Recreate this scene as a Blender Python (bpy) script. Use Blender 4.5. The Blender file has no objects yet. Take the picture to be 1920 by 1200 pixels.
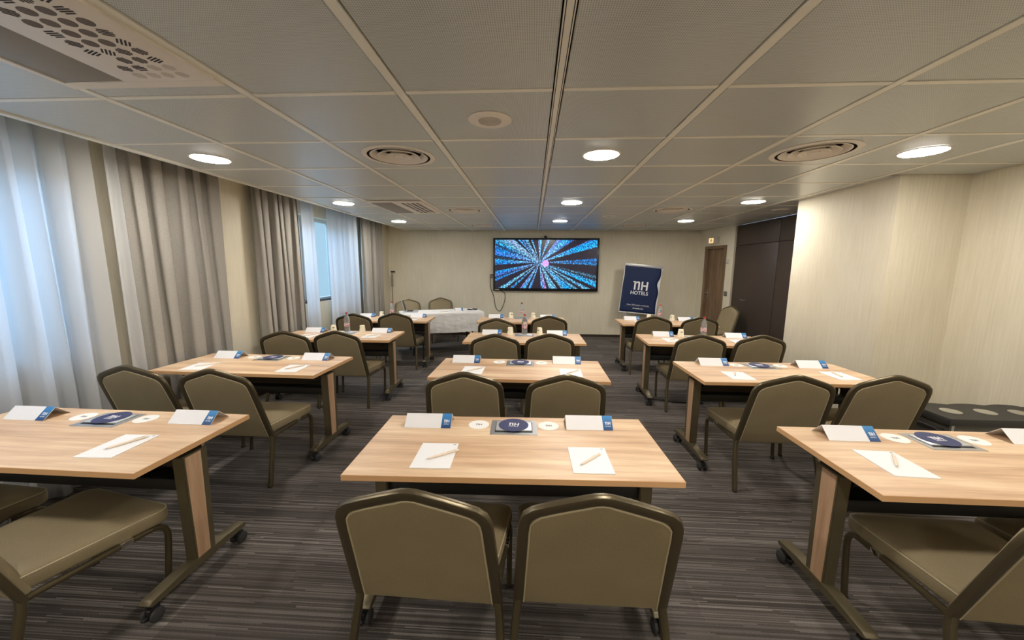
import bpy, bmesh, math, random
from mathutils import Vector, Matrix
random.seed(7)
SC = bpy.context.scene
COL = SC.collection
PI = math.pi

# ------------------------------------------------------------------ camera
CAM_H = 1.5768
pitch, yaw, roll = -0.14323416, -0.05473345, 0.006366
cp, sp, cy, sy = math.cos(pitch), math.sin(pitch), math.cos(yaw), math.sin(yaw)
fw = Vector((sy*cp, cy*cp, sp)); rt = Vector((cy, -sy, 0)); up = rt.cross(fw)
c_, s_ = math.cos(roll), math.sin(roll)
r2, u2 = c_*rt + s_*up, -s_*rt + c_*up
cd = bpy.data.cameras.new('camera'); cam = bpy.data.objects.new('camera', cd); COL.objects.link(cam)
M = Matrix((r2, u2, -fw)).transposed().to_4x4(); M.translation = (0, 0, CAM_H)
cam.matrix_world = M
cd.sensor_width = 36.0; cd.lens = 695.0/1920*36; cd.clip_start = 0.02; cd.clip_end = 200
SC.camera = cam

# ------------------------------------------------------------------ world, daylight, exposure
SKY = (0.56, 0.74, 0.98)
w = bpy.data.worlds.new('sky'); SC.world = w; w.use_nodes = True
w.node_tree.nodes['Background'].inputs[0].default_value = (*SKY, 1)
w.node_tree.nodes['Background'].inputs[1].default_value = 0.62
def daylight(y, z, sy_, sz, watts):
    l = bpy.data.lights.new('window_daylight', 'AREA'); l.shape = 'RECTANGLE'; l.size = sy_; l.size_y = sz
    l.energy = watts; l.color = (0.42, 0.64, 1.0)
    o = bpy.data.objects.new('window_daylight', l); COL.objects.link(o)
    o.location = (-4.3, y, z)
    d = Vector((-3.3, y, 1.5)) - o.location
    o.rotation_euler = d.to_track_quat('-Z', 'Y').to_euler()
daylight(1.7, 3.1, 2.6, 1.6, 100)
daylight(5.7, 3.1, 2.4, 1.6, 82)
vs = SC.view_settings
vs.view_transform = 'Standard'; vs.look = 'None'; vs.gamma = 1.0; vs.use_curve_mapping = False
vs.exposure = 1.03
LAMP = 62.0

# ------------------------------------------------------------------ materials
def srgb(r, g, b):
    f = lambda c: (c/255/12.92) if c/255 <= .04045 else ((c/255+.055)/1.055)**2.4
    return (f(r), f(g), f(b))
MATS = {}
def NT(name):
    m = bpy.data.materials.new(name); m.use_nodes = True; MATS[name] = m
    nt = m.node_tree; b = nt.nodes['Principled BSDF']
    return m, nt, b
def plain(name, col, rough=.5, metal=0., spec=.5, **kw):
    m, nt, b = NT(name)
    b.inputs['Base Color'].default_value = (*col, 1); b.inputs['Roughness'].default_value = rough
    b.inputs['Metallic'].default_value = metal; b.inputs['Specular IOR Level'].default_value = spec
    for k, v in kw.items(): b.inputs[k.replace('_', ' ')].default_value = v
    return m
def N(nt, t, **kw):
    n = nt.nodes.new(t)
    for k, v in kw.items():
        if hasattr(n, k): setattr(n, k, v)
    return n
def val(nt, op, a, b=None, c=None):
    n = N(nt, 'ShaderNodeMath', operation=op)
    for i, x in enumerate((a, b, c)):
        if x is None: continue
        if isinstance(x, (int, float)): n.inputs[i].default_value = x
        else: nt.links.new(x, n.inputs[i])
    return n.outputs[0]
def ramp(nt, fac, stops, interp='LINEAR'):
    n = N(nt, 'ShaderNodeValToRGB'); r = n.color_ramp; r.interpolation = interp
    while len(r.elements) < len(stops): r.elements.new(.5)
    for e, (p, c) in zip(r.elements, stops): e.position = p; e.color = (*c, 1)
    nt.links.new(fac, n.inputs[0]); return n.outputs[0]
def coords(nt, kind='Object', scale=(1, 1, 1), loc=(0, 0, 0)):
    tc = N(nt, 'ShaderNodeTexCoord'); mp = N(nt, 'ShaderNodeMapping')
    mp.inputs['Scale'].default_value = scale; mp.inputs['Location'].default_value = loc
    nt.links.new(tc.outputs[kind], mp.inputs[0]); return mp.outputs[0]
def noise(nt, vec, scale=1., detail=2., rough=.5, dim='3D'):
    n = N(nt, 'ShaderNodeTexNoise', noise_dimensions=dim)
    n.inputs['Scale'].default_value = scale; n.inputs['Detail'].default_value = detail; n.inputs['Roughness'].default_value = rough
    nt.links.new(vec, n.inputs['Vector']); return n.outputs['Fac']
def mix(nt, fac, a, b, blend='MIX'):
    n = N(nt, 'ShaderNodeMix', data_type='RGBA', blend_type=blend)
    for sock, x in ((0, fac), (6, a), (7, b)):
        if isinstance(x, (int, float)): n.inputs[sock].default_value = x
        elif isinstance(x, tuple): n.inputs[sock].default_value = (*x, 1)
        else: nt.links.new(x, n.inputs[sock])
    return n.outputs[2]
def bump(nt, b, h, strength=.3, dist=.002):
    n = N(nt, 'ShaderNodeBump'); n.inputs['Strength'].default_value = strength; n.inputs['Distance'].default_value = dist
    nt.links.new(h, n.inputs['Height']); nt.links.new(n.outputs[0], b.inputs['Normal'])

# wallpaper: cream, vertical fibre
m, nt, b = NT('wallpaper')
v = coords(nt, scale=(70, 70, 3)); f1 = noise(nt, v, 1., 4)
v2 = coords(nt, scale=(1, 1, .6)); f2 = noise(nt, v2, 2., 2)
c = ramp(nt, f1, [(.25, srgb(214, 205, 181)), (.75, srgb(232, 224, 203))])
c = mix(nt, .35, c, ramp(nt, f2, [(.3, srgb(212, 203, 178)), (.7, srgb(234, 227, 207))]))
nt.links.new(c, b.inputs['Base Color']); b.inputs['Roughness'].default_value = .62
bump(nt, b, f1, .35, .004)
# carpet: dark taupe with woven dashes across the room
m, nt, b = NT('carpet')
v = coords(nt); sep = N(nt, 'ShaderNodeSeparateXYZ'); nt.links.new(v, sep.inputs[0])
X, Y = sep.outputs[0], sep.outputs[1]
def rnd(nt, a, b2):
    cb = N(nt, 'ShaderNodeCombineXYZ')
    nt.links.new(a, cb.inputs[0])
    if b2 is not None: nt.links.new(b2, cb.inputs[1])
    wn = N(nt, 'ShaderNodeTexWhiteNoise', noise_dimensions='3D'); nt.links.new(cb.outputs[0], wn.inputs['Vector']); return wn.outputs['Value']
row = val(nt, 'FLOOR', val(nt, 'MULTIPLY', Y, 175.))
dash = val(nt, 'FLOOR', val(nt, 'ADD', val(nt, 'MULTIPLY', X, 1.3), val(nt, 'MULTIPLY', rnd(nt, row, None), 13.)))
r1 = rnd(nt, row, dash)
blk = val(nt, 'FLOOR', val(nt, 'MULTIPLY', Y, 4.))
blx = val(nt, 'FLOOR', val(nt, 'ADD', val(nt, 'MULTIPLY', X, 1.), val(nt, 'MULTIPLY', rnd(nt, blk, None), 7.)))
r2_ = rnd(nt, blk, blx)
pile = noise(nt, coords(nt, scale=(160, 300, 1)), 1., 3)
tone = val(nt, 'ADD', val(nt, 'MULTIPLY', r1, .75), val(nt, 'MULTIPLY', r2_, .25))
c = ramp(nt, tone, [(.15, srgb(76, 71, 67)), (.5, srgb(97, 91, 87)), (.75, srgb(116, 110, 105)), (.92, srgb(148, 141, 136))])
c = mix(nt, .6, c, ramp(nt, pile, [(.3, (.4, .4, .4)), (.7, (1, 1, 1))]), 'MULTIPLY')
nt.links.new(c, b.inputs['Base Color']); b.inputs['Roughness'].default_value = .95; b.inputs['Specular IOR Level'].default_value = .15
bump(nt, b, pile, .5, .004)
# wood of the tables
def wood(name, lo, mid, hi, axis=0, rough=.42):
    m, nt, b = NT(name)
    oi = N(nt, 'ShaderNodeObjectInfo')
    sc = [11., 11., 11.]; sc[axis] = 1.0
    v = coords(nt, scale=tuple(sc))
    cb = N(nt, 'ShaderNodeVectorMath', operation='ADD'); sh = N(nt, 'ShaderNodeCombineXYZ')
    nt.links.new(val(nt, 'MULTIPLY', oi.outputs['Random'], 31.), sh.inputs[axis])
    nt.links.new(val(nt, 'MULTIPLY', oi.outputs['Random'], 9.), sh.inputs[(axis+1) % 3])
    nt.links.new(v, cb.inputs[0]); nt.links.new(sh.outputs[0], cb.inputs[1])
    g1 = noise(nt, cb.outputs[0], 1.2, 6, .62)
    sc2 = N(nt, 'ShaderNodeVectorMath', operation='MULTIPLY'); k = [9., 9., 9.]; k[axis] = 2.0
    sc2.inputs[1].default_value = k; nt.links.new(cb.outputs[0], sc2.inputs[0])
    g2 = noise(nt, sc2.outputs[0], 1., 3)
    t = val(nt, 'ADD', val(nt, 'MULTIPLY', g1, .8), val(nt, 'MULTIPLY', g2, .2))
    c = ramp(nt, t, [(.30, lo), (.48, mid), (.64, hi)])
    nt.links.new(c, b.inputs['Base Color']); b.inputs['Roughness'].default_value = rough
    bump(nt, b, g2, .06, .001); return m
wood('oak_top', srgb(180, 142, 113), srgb(213, 179, 144), srgb(233, 206, 172), 0)
wood('oak_inlay', srgb(150, 118, 92), srgb(182, 147, 116), srgb(200, 168, 136), 2, .5)
wood('door_veneer', srgb(92, 72, 54), srgb(120, 96, 72), srgb(140, 115, 88), 2, .45)
plain('oak_edge', srgb(214, 168, 120), .5)
# upholstery
m, nt, b = NT('olive_upholstery')
v = coords(nt, scale=(420, 420, 420)); wv = noise(nt, v, 1., 2)
big = noise(nt, coords(nt), 6., 2)
c = ramp(nt, wv, [(.3, srgb(124, 110, 82)), (.7, srgb(150, 135, 105))])
c = mix(nt, .25, c, ramp(nt, big, [(.3, srgb(126, 112, 84)), (.7, srgb(150, 135, 105))]))
nt.links.new(c, b.inputs['Base Color']); b.inputs['Roughness'].default_value = .62
b.inputs['Sheen Weight'].default_value = .25; b.inputs['Sheen Tint'].default_value = (*srgb(190, 175, 140), 1)
bump(nt, b, wv, .25, .001)
plain('upholstery_piping', srgb(186, 172, 140), .55)
plain('bronze_metal', srgb(98, 88, 67), .33, .6)
plain('table_metal', srgb(108, 99, 77), .42, .5)
plain('black_plastic', (.012, .012, .013), .42)
plain('black_metal', (.010, .010, .010), .5)
plain('dark_panel', srgb(66, 56, 44), .6)
plain('chrome', (.75, .75, .74), .15, 1.)
plain('steel', (.5, .5, .5), .3, 1.)
plain('rubber', (.03, .03, .03), .8)
# ceiling
m, nt, b = NT('ceiling_tile_metal')
tc = N(nt, 'ShaderNodeTexCoord'); sp_ = N(nt, 'ShaderNodeSeparateXYZ'); nt.links.new(tc.outputs['Object'], sp_.inputs[0])
P = 125.
def frac_c(o): return val(nt, 'SUBTRACT', val(nt, 'FRACT', val(nt, 'MULTIPLY', o, P)), .5)
dx_, dy_ = frac_c(sp_.outputs[0]), frac_c(sp_.outputs[1])
d2_ = val(nt, 'SQRT', val(nt, 'ADD', val(nt, 'MULTIPLY', dx_, dx_), val(nt, 'MULTIPLY', dy_, dy_)))
hole = val(nt, 'LESS_THAN', d2_, .24)
c = mix(nt, hole, srgb(210, 214, 211), srgb(142, 146, 143))
nt.links.new(c, b.inputs['Base Color']); b.inputs['Roughness'].default_value = .36; b.inputs['Metallic'].default_value = .12
b.inputs['Specular IOR Level'].default_value = .6
plain('ceiling_rail', srgb(246, 243, 230), .4, .05)
plain('ceiling_white', srgb(242, 234, 222), .5)
plain('plenum_dark', (.02, .02, .02), .9)
plain('grille_grey', srgb(150, 144, 133), .6)
plain('slot_dark', srgb(58, 50, 48), .8)
plain('slot_brown', srgb(118, 106, 98), .8)
plain('slot_light', srgb(212, 203, 191), .6)
plain('speaker_mesh', srgb(205, 197, 185), .6)
plain('duct_grey', srgb(84, 78, 72), .7)
m = plain('lamp_glow', (1, 1, 1), .5); b = m.node_tree.nodes['Principled BSDF']
b.inputs['Emission Color'].default_value = (1, .935, .85, 1); b.inputs['Emission Strength'].default_value = LAMP
# curtains
m, nt, b = NT('drape_linen')
v = coords(nt, scale=(260, 260, 120)); f1 = noise(nt, v, 1., 3)
c = ramp(nt, f1, [(.3, srgb(153, 149, 142)), (.7, srgb(172, 168, 160))])
nt.links.new(c, b.inputs['Base Color']); b.inputs['Roughness'].default_value = .85; b.inputs['Specular IOR Level'].default_value = .2
bump(nt, b, f1, .2, .001)
m, nt, b = NT('sheer_voile')
out = nt.nodes['Material Output']; nt.nodes.remove(b)
df = N(nt, 'ShaderNodeBsdfDiffuse'); tl = N(nt, 'ShaderNodeBsdfTranslucent'); tp = N(nt, 'ShaderNodeBsdfTransparent')
df.inputs[0].default_value = (.80, .80, .80, 1); tl.inputs[0].default_value = (.85, .87, .90, 1); tp.inputs[0].default_value = (1, 1, 1, 1)
m1 = N(nt, 'ShaderNodeMixShader'); m1.inputs[0].default_value = .6
nt.links.new(df.outputs[0], m1.inputs[1]); nt.links.new(tl.outputs[0], m1.inputs[2])
m2 = N(nt, 'ShaderNodeMixShader'); m2.inputs[0].default_value = .10
nt.links.new(m1.outputs[0], m2.inputs[1]); nt.links.new(tp.outputs[0], m2.inputs[2]); nt.links.new(m2.outputs[0], out.inputs[0])
m, nt, b = NT('window_glass')
out = nt.nodes['Material Output']; nt.nodes.remove(b)
tp = N(nt, 'ShaderNodeBsdfTransparent'); tp.inputs[0].default_value = (.88, .95, .95, 1)
gl = N(nt, 'ShaderNodeBsdfGlossy'); gl.inputs['Roughness'].default_value = .05
m1 = N(nt, 'ShaderNodeMixShader'); m1.inputs[0].default_value = .06
nt.links.new(tp.outputs[0], m1.inputs[1]); nt.links.new(gl.outputs[0], m1.inputs[2]); nt.links.new(m1.outputs[0], out.inputs[0])
plain('window_frame_dark', srgb(60, 58, 58), .5)
plain('facade', srgb(222, 228, 226), .9)
plain('reveal_white', srgb(196, 196, 190), .8)
# print and paper
plain('paper', (.86, .86, .87), .7)
plain('card_white', (.84, .84, .86), .65)
plain('coaster_white', (.86, .85, .82), .7)
plain('ink_grey', srgb(120, 120, 125), .7)
plain('ink_dark', srgb(50, 50, 60), .7)
plain('ink_white', (.9, .9, .92), .7)
plain('navy_print', srgb(52, 58, 100), .6)
plain('banner_navy', srgb(20, 40, 82), .65)
plain('cup_paper', srgb(250, 243, 220), .6)
plain('kraft_pen', srgb(236, 218, 196), .6)
m, nt, b = NT('card_blue')
sp2 = N(nt, 'ShaderNodeSeparateXYZ'); nt.links.new(coords(nt, 'Generated'), sp2.inputs[0])
c = ramp(nt, sp2.outputs[2], [(0., srgb(28, 60, 112)), (1., srgb(62, 140, 205))])
nt.links.new(c, b.inputs['Base Color']); b.inputs['Roughness'].default_value = .5
plain('aluminium', (.55, .56, .58), .35, .85)
plain('aluminium_light', (.66, .68, .70), .4, .5)
# cloth
m, nt, b = NT('table_linen')
f1 = noise(nt, coords(nt, scale=(3, 3, 5)), 3., 5)
b.inputs['Base Color'].default_value = (.80, .79, .77, 1); b.inputs['Roughness'].default_value = .85
bump(nt, b, f1, .8, .02)
# bottle
m, nt, b = NT('pet_clear')
b.inputs['Base Color'].default_value = (.90, .94, .96, 1); b.inputs['Roughness'].default_value = .08
b.inputs['Transmission Weight'].default_value = .85; b.inputs['IOR'].default_value = 1.2
b.inputs['Specular IOR Level'].default_value = .8
plain('cap_red', srgb(190, 40, 48), .4)
plain('cap_dark_red', srgb(120, 40, 50), .4)
m, nt, b = NT('bottle_label')
f1 = noise(nt, coords(nt, scale=(1, 1, 2.2)), 55., 1)
c = ramp(nt, f1, [(.50, (.62, .64, .67)), (.56, srgb(206, 92, 100)), (.64, srgb(196, 60, 70))])
nt.links.new(c, b.inputs['Base Color'])
plain('wardrobe_brown', srgb(64, 53, 47), .5)
plain('baseboard_brown', srgb(58, 46, 38), .5)
plain('switch_grey', srgb(130, 128, 124), .4, .4)
plain('switch_white', srgb(205, 200, 188), .5)
plain('bin_black', srgb(44, 42, 40), .55)
plain('bin_grey', srgb(96, 92, 84), .45, .3)
plain('bin_lid', srgb(150, 146, 130), .45)
plain('tv_bezel', (.012, .012, .014), .3)
m = plain('exit_glow', (1, .9, .7), .5); b = m.node_tree.nodes['Principled BSDF']
b.inputs['Emission Color'].default_value = (1, .62, .22, 1); b.inputs['Emission Strength'].default_value = .42
# TV picture: bursting trunks of light
m, nt, b = NT('tv_picture')
v = coords(nt); s3 = N(nt, 'ShaderNodeSeparateXYZ'); nt.links.new(v, s3.inputs[0])
px, pz = val(nt, 'ADD', s3.outputs[0], .13), val(nt, 'ADD', s3.outputs[2], -.04)
ang = val(nt, 'ARCTAN2', pz, px); rad = val(nt, 'SQRT', val(nt, 'ADD', val(nt, 'MULTIPLY', px, px), val(nt, 'MULTIPLY', pz, pz)))
cbx = N(nt, 'ShaderNodeCombineXYZ'); nt.links.new(val(nt, 'COSINE', ang), cbx.inputs[0]); nt.links.new(val(nt, 'SINE', ang), cbx.inputs[1])
rays = noise(nt, cbx.outputs[0], 7.5, 1)
speck = noise(nt, coords(nt, scale=(1, 1, 1)), 30., 4, .85)
hue = noise(nt, cbx.outputs[0], 3.1, 2)
open_c = val(nt, 'MULTIPLY', val(nt, 'SUBTRACT', .30, rad), 1.1)
mask = val(nt, 'ADD', val(nt, 'ADD', val(nt, 'MULTIPLY', val(nt, 'SUBTRACT', rays, .47), 14.), val(nt, 'MULTIPLY', val(nt, 'SUBTRACT', speck, .5), 4.)), val(nt, 'MAXIMUM', open_c, 0.))
mk_ = N(nt, 'ShaderNodeClamp'); nt.links.new(mask, mk_.inputs[0])
spk = ramp(nt, speck, [(.40, (.01, .012, .03)), (.48, (.22, .24, .34)), (.55, (.85, .85, .85)), (.66, (1.8, 1.8, 1.8))])
blue = ramp(nt, hue, [(.34, srgb(205, 125, 200)), (.40, srgb(150, 130, 215)), (.44, srgb(15, 125, 220)), (.52, srgb(10, 165, 235)), (.62, srgb(110, 175, 195)), (.70, srgb(160, 160, 215))])
pale = ramp(nt, rad, [(0., (1, 1, 1)), (.35, (.55, .55, .55)), (.8, (0, 0, 0))])
blue = mix(nt, val(nt, 'MULTIPLY', pale, .5), blue, srgb(165, 205, 225))
pic = mix(nt, 1., blue, spk, 'MULTIPLY'); pic = mix(nt, mk_.outputs[0], (.008, .006, .014), pic)
blob = val(nt, 'LESS_THAN', val(nt, 'SQRT', val(nt, 'ADD', val(nt, 'POWER', val(nt, 'SUBTRACT', px, .13), 2.), val(nt, 'POWER', val(nt, 'ADD', pz, .02), 2.))), .075)
pic = mix(nt, val(nt, 'MULTIPLY', blob, .75), pic, srgb(190, 140, 215))
b.inputs['Base Color'].default_value = (.01, .01, .012, 1); b.inputs['Roughness'].default_value = .2
nt.links.new(pic, b.inputs['Emission Color']); b.inputs['Emission Strength'].default_value = 1.0
# laptop etc
plain('laptop_silver', (.55, .58, .66), .35, .5)

# ------------------------------------------------------------------ geometry helpers
def new_bm(): return bmesh.new()
def to_mesh(bm, name, smooth=False, angle=40):
    bmesh.ops.recalc_face_normals(bm, faces=bm.faces)
    me = bpy.data.meshes.new(name); bm.to_mesh(me); bm.free()
    if smooth:
        me.polygons.foreach_set('use_smooth', [True]*len(me.polygons))
        try: me.set_sharp_from_angle(angle=math.radians(angle))
        except Exception: pass
    return me
def setmat(me, *mats):
    for mt in mats: me.materials.append(MATS[mt])
    return me
def link(name, me, parent=None, loc=(0, 0, 0), rot=(0, 0, 0)):
    o = bpy.data.objects.new(name, me); COL.objects.link(o); o.location = loc; o.rotation_euler = rot
    if parent: o.parent = parent
    return o
def thing(name, label, cat, loc=(0, 0, 0), rz=0., group=None, me=None):
    o = link(name, me, None, loc, (0, 0, rz)); o['label'] = label; o['category'] = cat
    if group: o['group'] = group
    return o
def box(bm, x0, x1, y0, y1, z0, z1, bev=0., seg=2):
    vs_ = [bm.verts.new(p) for p in ((x0,y0,z0),(x1,y0,z0),(x1,y1,z0),(x0,y1,z0),(x0,y0,z1),(x1,y0,z1),(x1,y1,z1),(x0,y1,z1))]
    fs = [bm.faces.new([vs_[i] for i in q]) for q in ((3,2,1,0),(4,5,6,7),(0,1,5,4),(1,2,6,5),(2,3,7,6),(3,0,4,7))]
    if bev > 0:
        es = list({e for f_ in fs for e in f_.edges})
        bmesh.ops.bevel(bm, geom=es, offset=bev, segments=seg, affect='EDGES', profile=.5)
    return bm
def boxm(name, mat, *a, bev=0., seg=2):
    return setmat(to_mesh(box(new_bm(), *a, bev=bev, seg=seg), name, bev > 0), mat)
def rings(bm, loops, cap0=True, cap1=True, closed=True):
    R_ = [[bm.verts.new(p) for p in lp] for lp in loops]
    n = len(R_[0])
    for a, b_ in zip(R_, R_[1:]):
        for i in range(n if closed else n-1):
            j = (i+1) % n
            bm.faces.new((a[i], a[j], b_[j], b_[i]))
    if cap0 and n > 2: bm.faces.new(R_[0][::-1])
    if cap1 and n > 2: bm.faces.new(R_[-1])
    return bm
def lathe(bm, prof, seg=24, cx=0, cy_=0, axis='Z', cap0=True, cap1=True):
    L = []
    for r, z in prof:
        L.append([((cx + r*math.cos(2*PI*i/seg), cy_ + r*math.sin(2*PI*i/seg), z) if axis == 'Z' else
                   (z, cx + r*math.cos(2*PI*i/seg), cy_ + r*math.sin(2*PI*i/seg))) for i in range(seg)])
    return rings(bm, L, cap0, cap1)
def rrect(w_, d_, r, n=3):
    pts = []
    for cx, cz, a0 in ((w_/2-r, d_/2-r, 0), (-w_/2+r, d_/2-r, PI/2), (-w_/2+r, -d_/2+r, PI), (w_/2-r, -d_/2+r, 1.5*PI)):
        for i in range(n+1):
            a = a0 + PI/2*i/n; pts.append((cx + r*math.cos(a), cz + r*math.sin(a)))
    return pts
def sweep(bm, pts, normal, w_, d_, r=None, n=2, scale=None):
    """rounded-rect section: w in plane across the path, d along 'normal'"""
    pts = [Vector(p) for p in pts]; nv = Vector(normal).normalized(); L = []
    sec = rrect(w_, d_, r if r else min(w_, d_)*.42, n)
    for i, p in enumerate(pts):
        if i == 0: t = pts[1]-p
        elif i == len(pts)-1: t = p-pts[i-1]
        else: t = (pts[i+1]-p).normalized() + (p-pts[i-1]).normalized()
        t.normalize(); side = t.cross(nv).normalized(); nn = side.cross(t).normalized()
        k = 1.0
        if 0 < i < len(pts)-1:
            ca = (pts[i+1]-p).normalized().dot((p-pts[i-1]).normalized()); k = 1/max(.6, math.sqrt((1+ca)/2))
        s2 = scale[i] if scale else 1.
        L.append([p + side*(a*k*s2) + nn*(c*s2) for a, c in sec])
    return rings(bm, L)
def tube(bm, pts, r, seg=8):
    pts = [Vector(p) for p in pts]; L = []; prev = None
    for i, p in enumerate(pts):
        t = (pts[min(i+1, len(pts)-1)] - pts[max(i-1, 0)]).normalized()
        if prev is None: a = t.orthogonal().normalized()
        else:
            a = prev - t*prev.dot(t); a.normalize()
        prev = a; b_ = t.cross(a)
        L.append([p + (a*math.cos(2*PI*k/seg) + b_*math.sin(2*PI*k/seg))*r for k in range(seg)])
    return rings(bm, L)
def spline(pts, n=8):
    pts = [Vector(p) for p in pts]; out_ = []
    for i in range(len(pts)-1):
        p0, p1, p2, p3 = pts[max(i-1,0)], pts[i], pts[i+1], pts[min(i+2, len(pts)-1)]
        for k in range(n):
            t = k/n
            out_.append(.5*((2*p1) + (p2-p0)*t + (2*p0-5*p1+4*p2-p3)*t*t + (3*p1-p0-3*p2+p3)*t**3))
    out_.append(pts[-1]); return out_
def structure(name, me, loc=(0,0,0), parent=None):
    o = link(name, me, parent, loc)
    if parent is None: o['kind'] = 'structure'
    return o
def copy_tree(o, parent=None):
    c = o.copy(); COL.objects.link(c); c.parent = parent
    for ch in list(o.children): copy_tree(ch, c)
    return c
def text_mesh(body, size, mat, depth=.0004, align='CENTER', bold=0.):
    cu = bpy.data.curves.new('text', 'FONT'); cu.body = body; cu.size = size; cu.extrude = depth; cu.align_x = align; cu.align_y = 'CENTER'; cu.offset = bold
    cu.resolution_u = 3
    o = bpy.data.objects.new('text', cu); COL.objects.link(o)
    dg = bpy.context.evaluated_depsgraph_get(); dg.update()
    me = bpy.data.meshes.new_from_object(o.evaluated_get(dg)); bpy.data.objects.remove(o)
    me.materials.clear(); me.materials.append(MATS[mat]); return me
def prism(bm, poly, t0, t1):
    return rings(bm, [[(x, y, t0) for x, y in poly], [(x, y, t1) for x, y in poly]])
def logo_nh(size, mat, t=.0006):
    """the lower-case n with a slab and capital H, width about 1.75*size, centred"""
    bm = new_bm(); s = size
    T = lambda pts: [((x-.87)*s, (y-.5)*s) for x, y in pts]
    # n: stem with slab serif, arch, right stem
    prism(bm, T([(.03, .83), (.36, .83), (.36, .98), (.03, .98)]), 0, t)
    prism(bm, T([(.17, 0), (.36, 0), (.36, .82), (.17, .82)]), 0, t)
    arch = [(.34, .80), (.44, .95), (.60, 1.0), (.74, .95), (.81, .82), (.82, .68), (.82, 0), (.63, 0), (.63, .66), (.61, .77), (.54, .82), (.44, .78), (.34, .66)]
    prism(bm, T(arch), 0, t)
    # H
    prism(bm, T([(.98, 0), (1.17, 0), (1.17, 1), (.98, 1)]), 0, t)
    prism(bm, T([(1.55, 0), (1.74, 0), (1.74, 1), (1.55, 1)]), 0, t)
    prism(bm, T([(1.15, .42), (1.57, .42), (1.57, .60), (1.15, .60)]), 0, t)
    return setmat(to_mesh(bm, 'logo'), mat)

# ------------------------------------------------------------------ room shell
H = 2.366
YB, YR = 8.425, -2.0            # back wall with the screen, wall behind the camera
XL = -3.30                       # window wall
XE = -2.815                      # edge of the tiled ceiling, curtain pocket beyond
structure('floor', boxm('floor', 'carpet', -3.7, 4.0, YR-.1, YB+.1, -.05, 0))
structure('wall_back', boxm('wall_back', 'wallpaper', -3.5, 4.0, YB, YB+.12, 0, H+.25))
structure('wall_rear', boxm('wall_rear', 'wallpaper', -3.5, 4.0, YR-.12, YR, 0, H+.25))
# left wall with two window openings
WIN = [(0.2, 2.45), (4.62, 6.95)]; SILL, HEAD = 1.02, 2.30
bm = new_bm(); ys = [YR, WIN[0][0], WIN[0][1], WIN[1][0], WIN[1][1], YB]
for i in range(0, 6, 2): box(bm, XL-.22, XL, ys[i], ys[i+1], 0, H+.25)
for a, b_ in WIN:
    box(bm, XL-.22, XL, a, b_, 0, SILL); box(bm, XL-.22, XL, a, b_, HEAD, H+.25)
structure('wall_left', setmat(to_mesh(bm, 'wall_left'), 'wallpaper'))
for k, (a, b_) in enumerate(WIN):
    wroot = structure('window_%d' % (k+1), None, (XL-.14, (a+b_)/2, SILL)); hw = (b_-a)/2; hh = HEAD-SILL
    n = 3
    for e in range(n+1):
        yy = -hw + 2*hw*e/n; yy = min(max(yy, -hw+.025), hw-.025)
        link('frame_bar', boxm('frame_bar', 'reveal_white', -.03, .03, yy-.025, yy+.025, .045, hh-.045), wroot)
    for z0, z1 in ((0, .045), (hh-.045, hh)):
        link('frame_rail', boxm('frame_rail', 'reveal_white', -.03, .03, -hw, hw, z0, z1), wroot)
    for e in range(n):
        y0 = -hw + 2*hw*e/n + .025 + (.025 if e == 0 else 0); y1 = -hw + 2*hw*(e+1)/n - .025 - (.025 if e == n-1 else 0)
        link('pane', boxm('pane', 'window_glass', -.004, .004, y0, y1, .045, hh-.045), wroot)
    link('window_sill', boxm('window_sill', 'window_frame_dark', .03, .135, -hw, hw, 0, .03), wroot)
# outside: pale facade across a narrow street
structure('wall_outside', boxm('wall_outside', 'facade', -8.2, -8.0, -6, 20, -1, 8.5))
# right side: near recess, projecting pier, wardrobe recess, door wall
XP, XN, XW = 3.115, 3.69, 3.84
structure('wall_right', boxm('wall_right', 'wallpaper', XN, XN+.3, YR, 3.475, 0, H+.25))
structure('wall_pier', boxm('wall_pier', 'wallpaper', XP, XN+.3, 3.475, 4.70, 0, H+.25))
DA, DB = Vector((3.62, YB, 0)), Vector((3.80, 7.39, 0))
dvec = (DB-DA); DL = dvec.length; dvec.normalize(); dang = math.atan2(dvec.y, dvec.x)   # local x runs from back corner to wardrobe
dn = Vector((dvec.y, -dvec.x, 0))                                                       # local -y .. faces the room
wd = structure('wall_door', None, (DA.x, DA.y, 0)); wd.rotation_euler = (0, 0, dang)
bm = new_bm()
# in local frame room side is +y or -y : test
side = 1 if Matrix.Rotation(dang, 3, 'Z') @ Vector((0, 1, 0)) @ Vector((-1, 0, 0)) > 0 else -1
def lb(bm, x0, x1, d0, d1, z0, z1, bev=0.):   # d measured into the room
    a, b_ = side*d0, side*d1
    return box(bm, x0, x1, min(a, b_), max(a, b_), z0, z1, bev)
lb(bm, -.1, .222, -.12, 0, 0, H+.25); lb(bm, .877, DL+.02, -.12, 0, 0, H+.25); lb(bm, .222, .877, -.12, 0, 2.02, H+.25)
link('plaster', setmat(to_mesh(bm, 'plaster'), 'wallpaper'), wd)
door = structure('door_1', None, (DA.x, DA.y, 0)); door.rotation_euler = (0, 0, dang)
bm = new_bm()
for a in ((.222, .29, 0, 2.02), (.81, .877, 0, 2.02)): lb(bm, a[0], a[1], -.10, .02, a[2], a[3], .004)
lb(bm, .29, .81, -.10, .02, 1.955, 2.02, .004)
link('door_frame', setmat(to_mesh(bm, 'door_frame', True), 'door_veneer'), door)
link('door_leaf', setmat(to_mesh(lb(new_bm(), .292, .808, -.075, -.035, .004, 1.953), 'door_leaf'), 'door_veneer'), door)
bm = new_bm(); lb(bm, .32, .36, -.035, -.026, .93, 1.14, .003)
hp = link('handle_plate', setmat(to_mesh(bm, 'handle_plate'), 'steel'), door)
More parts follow.
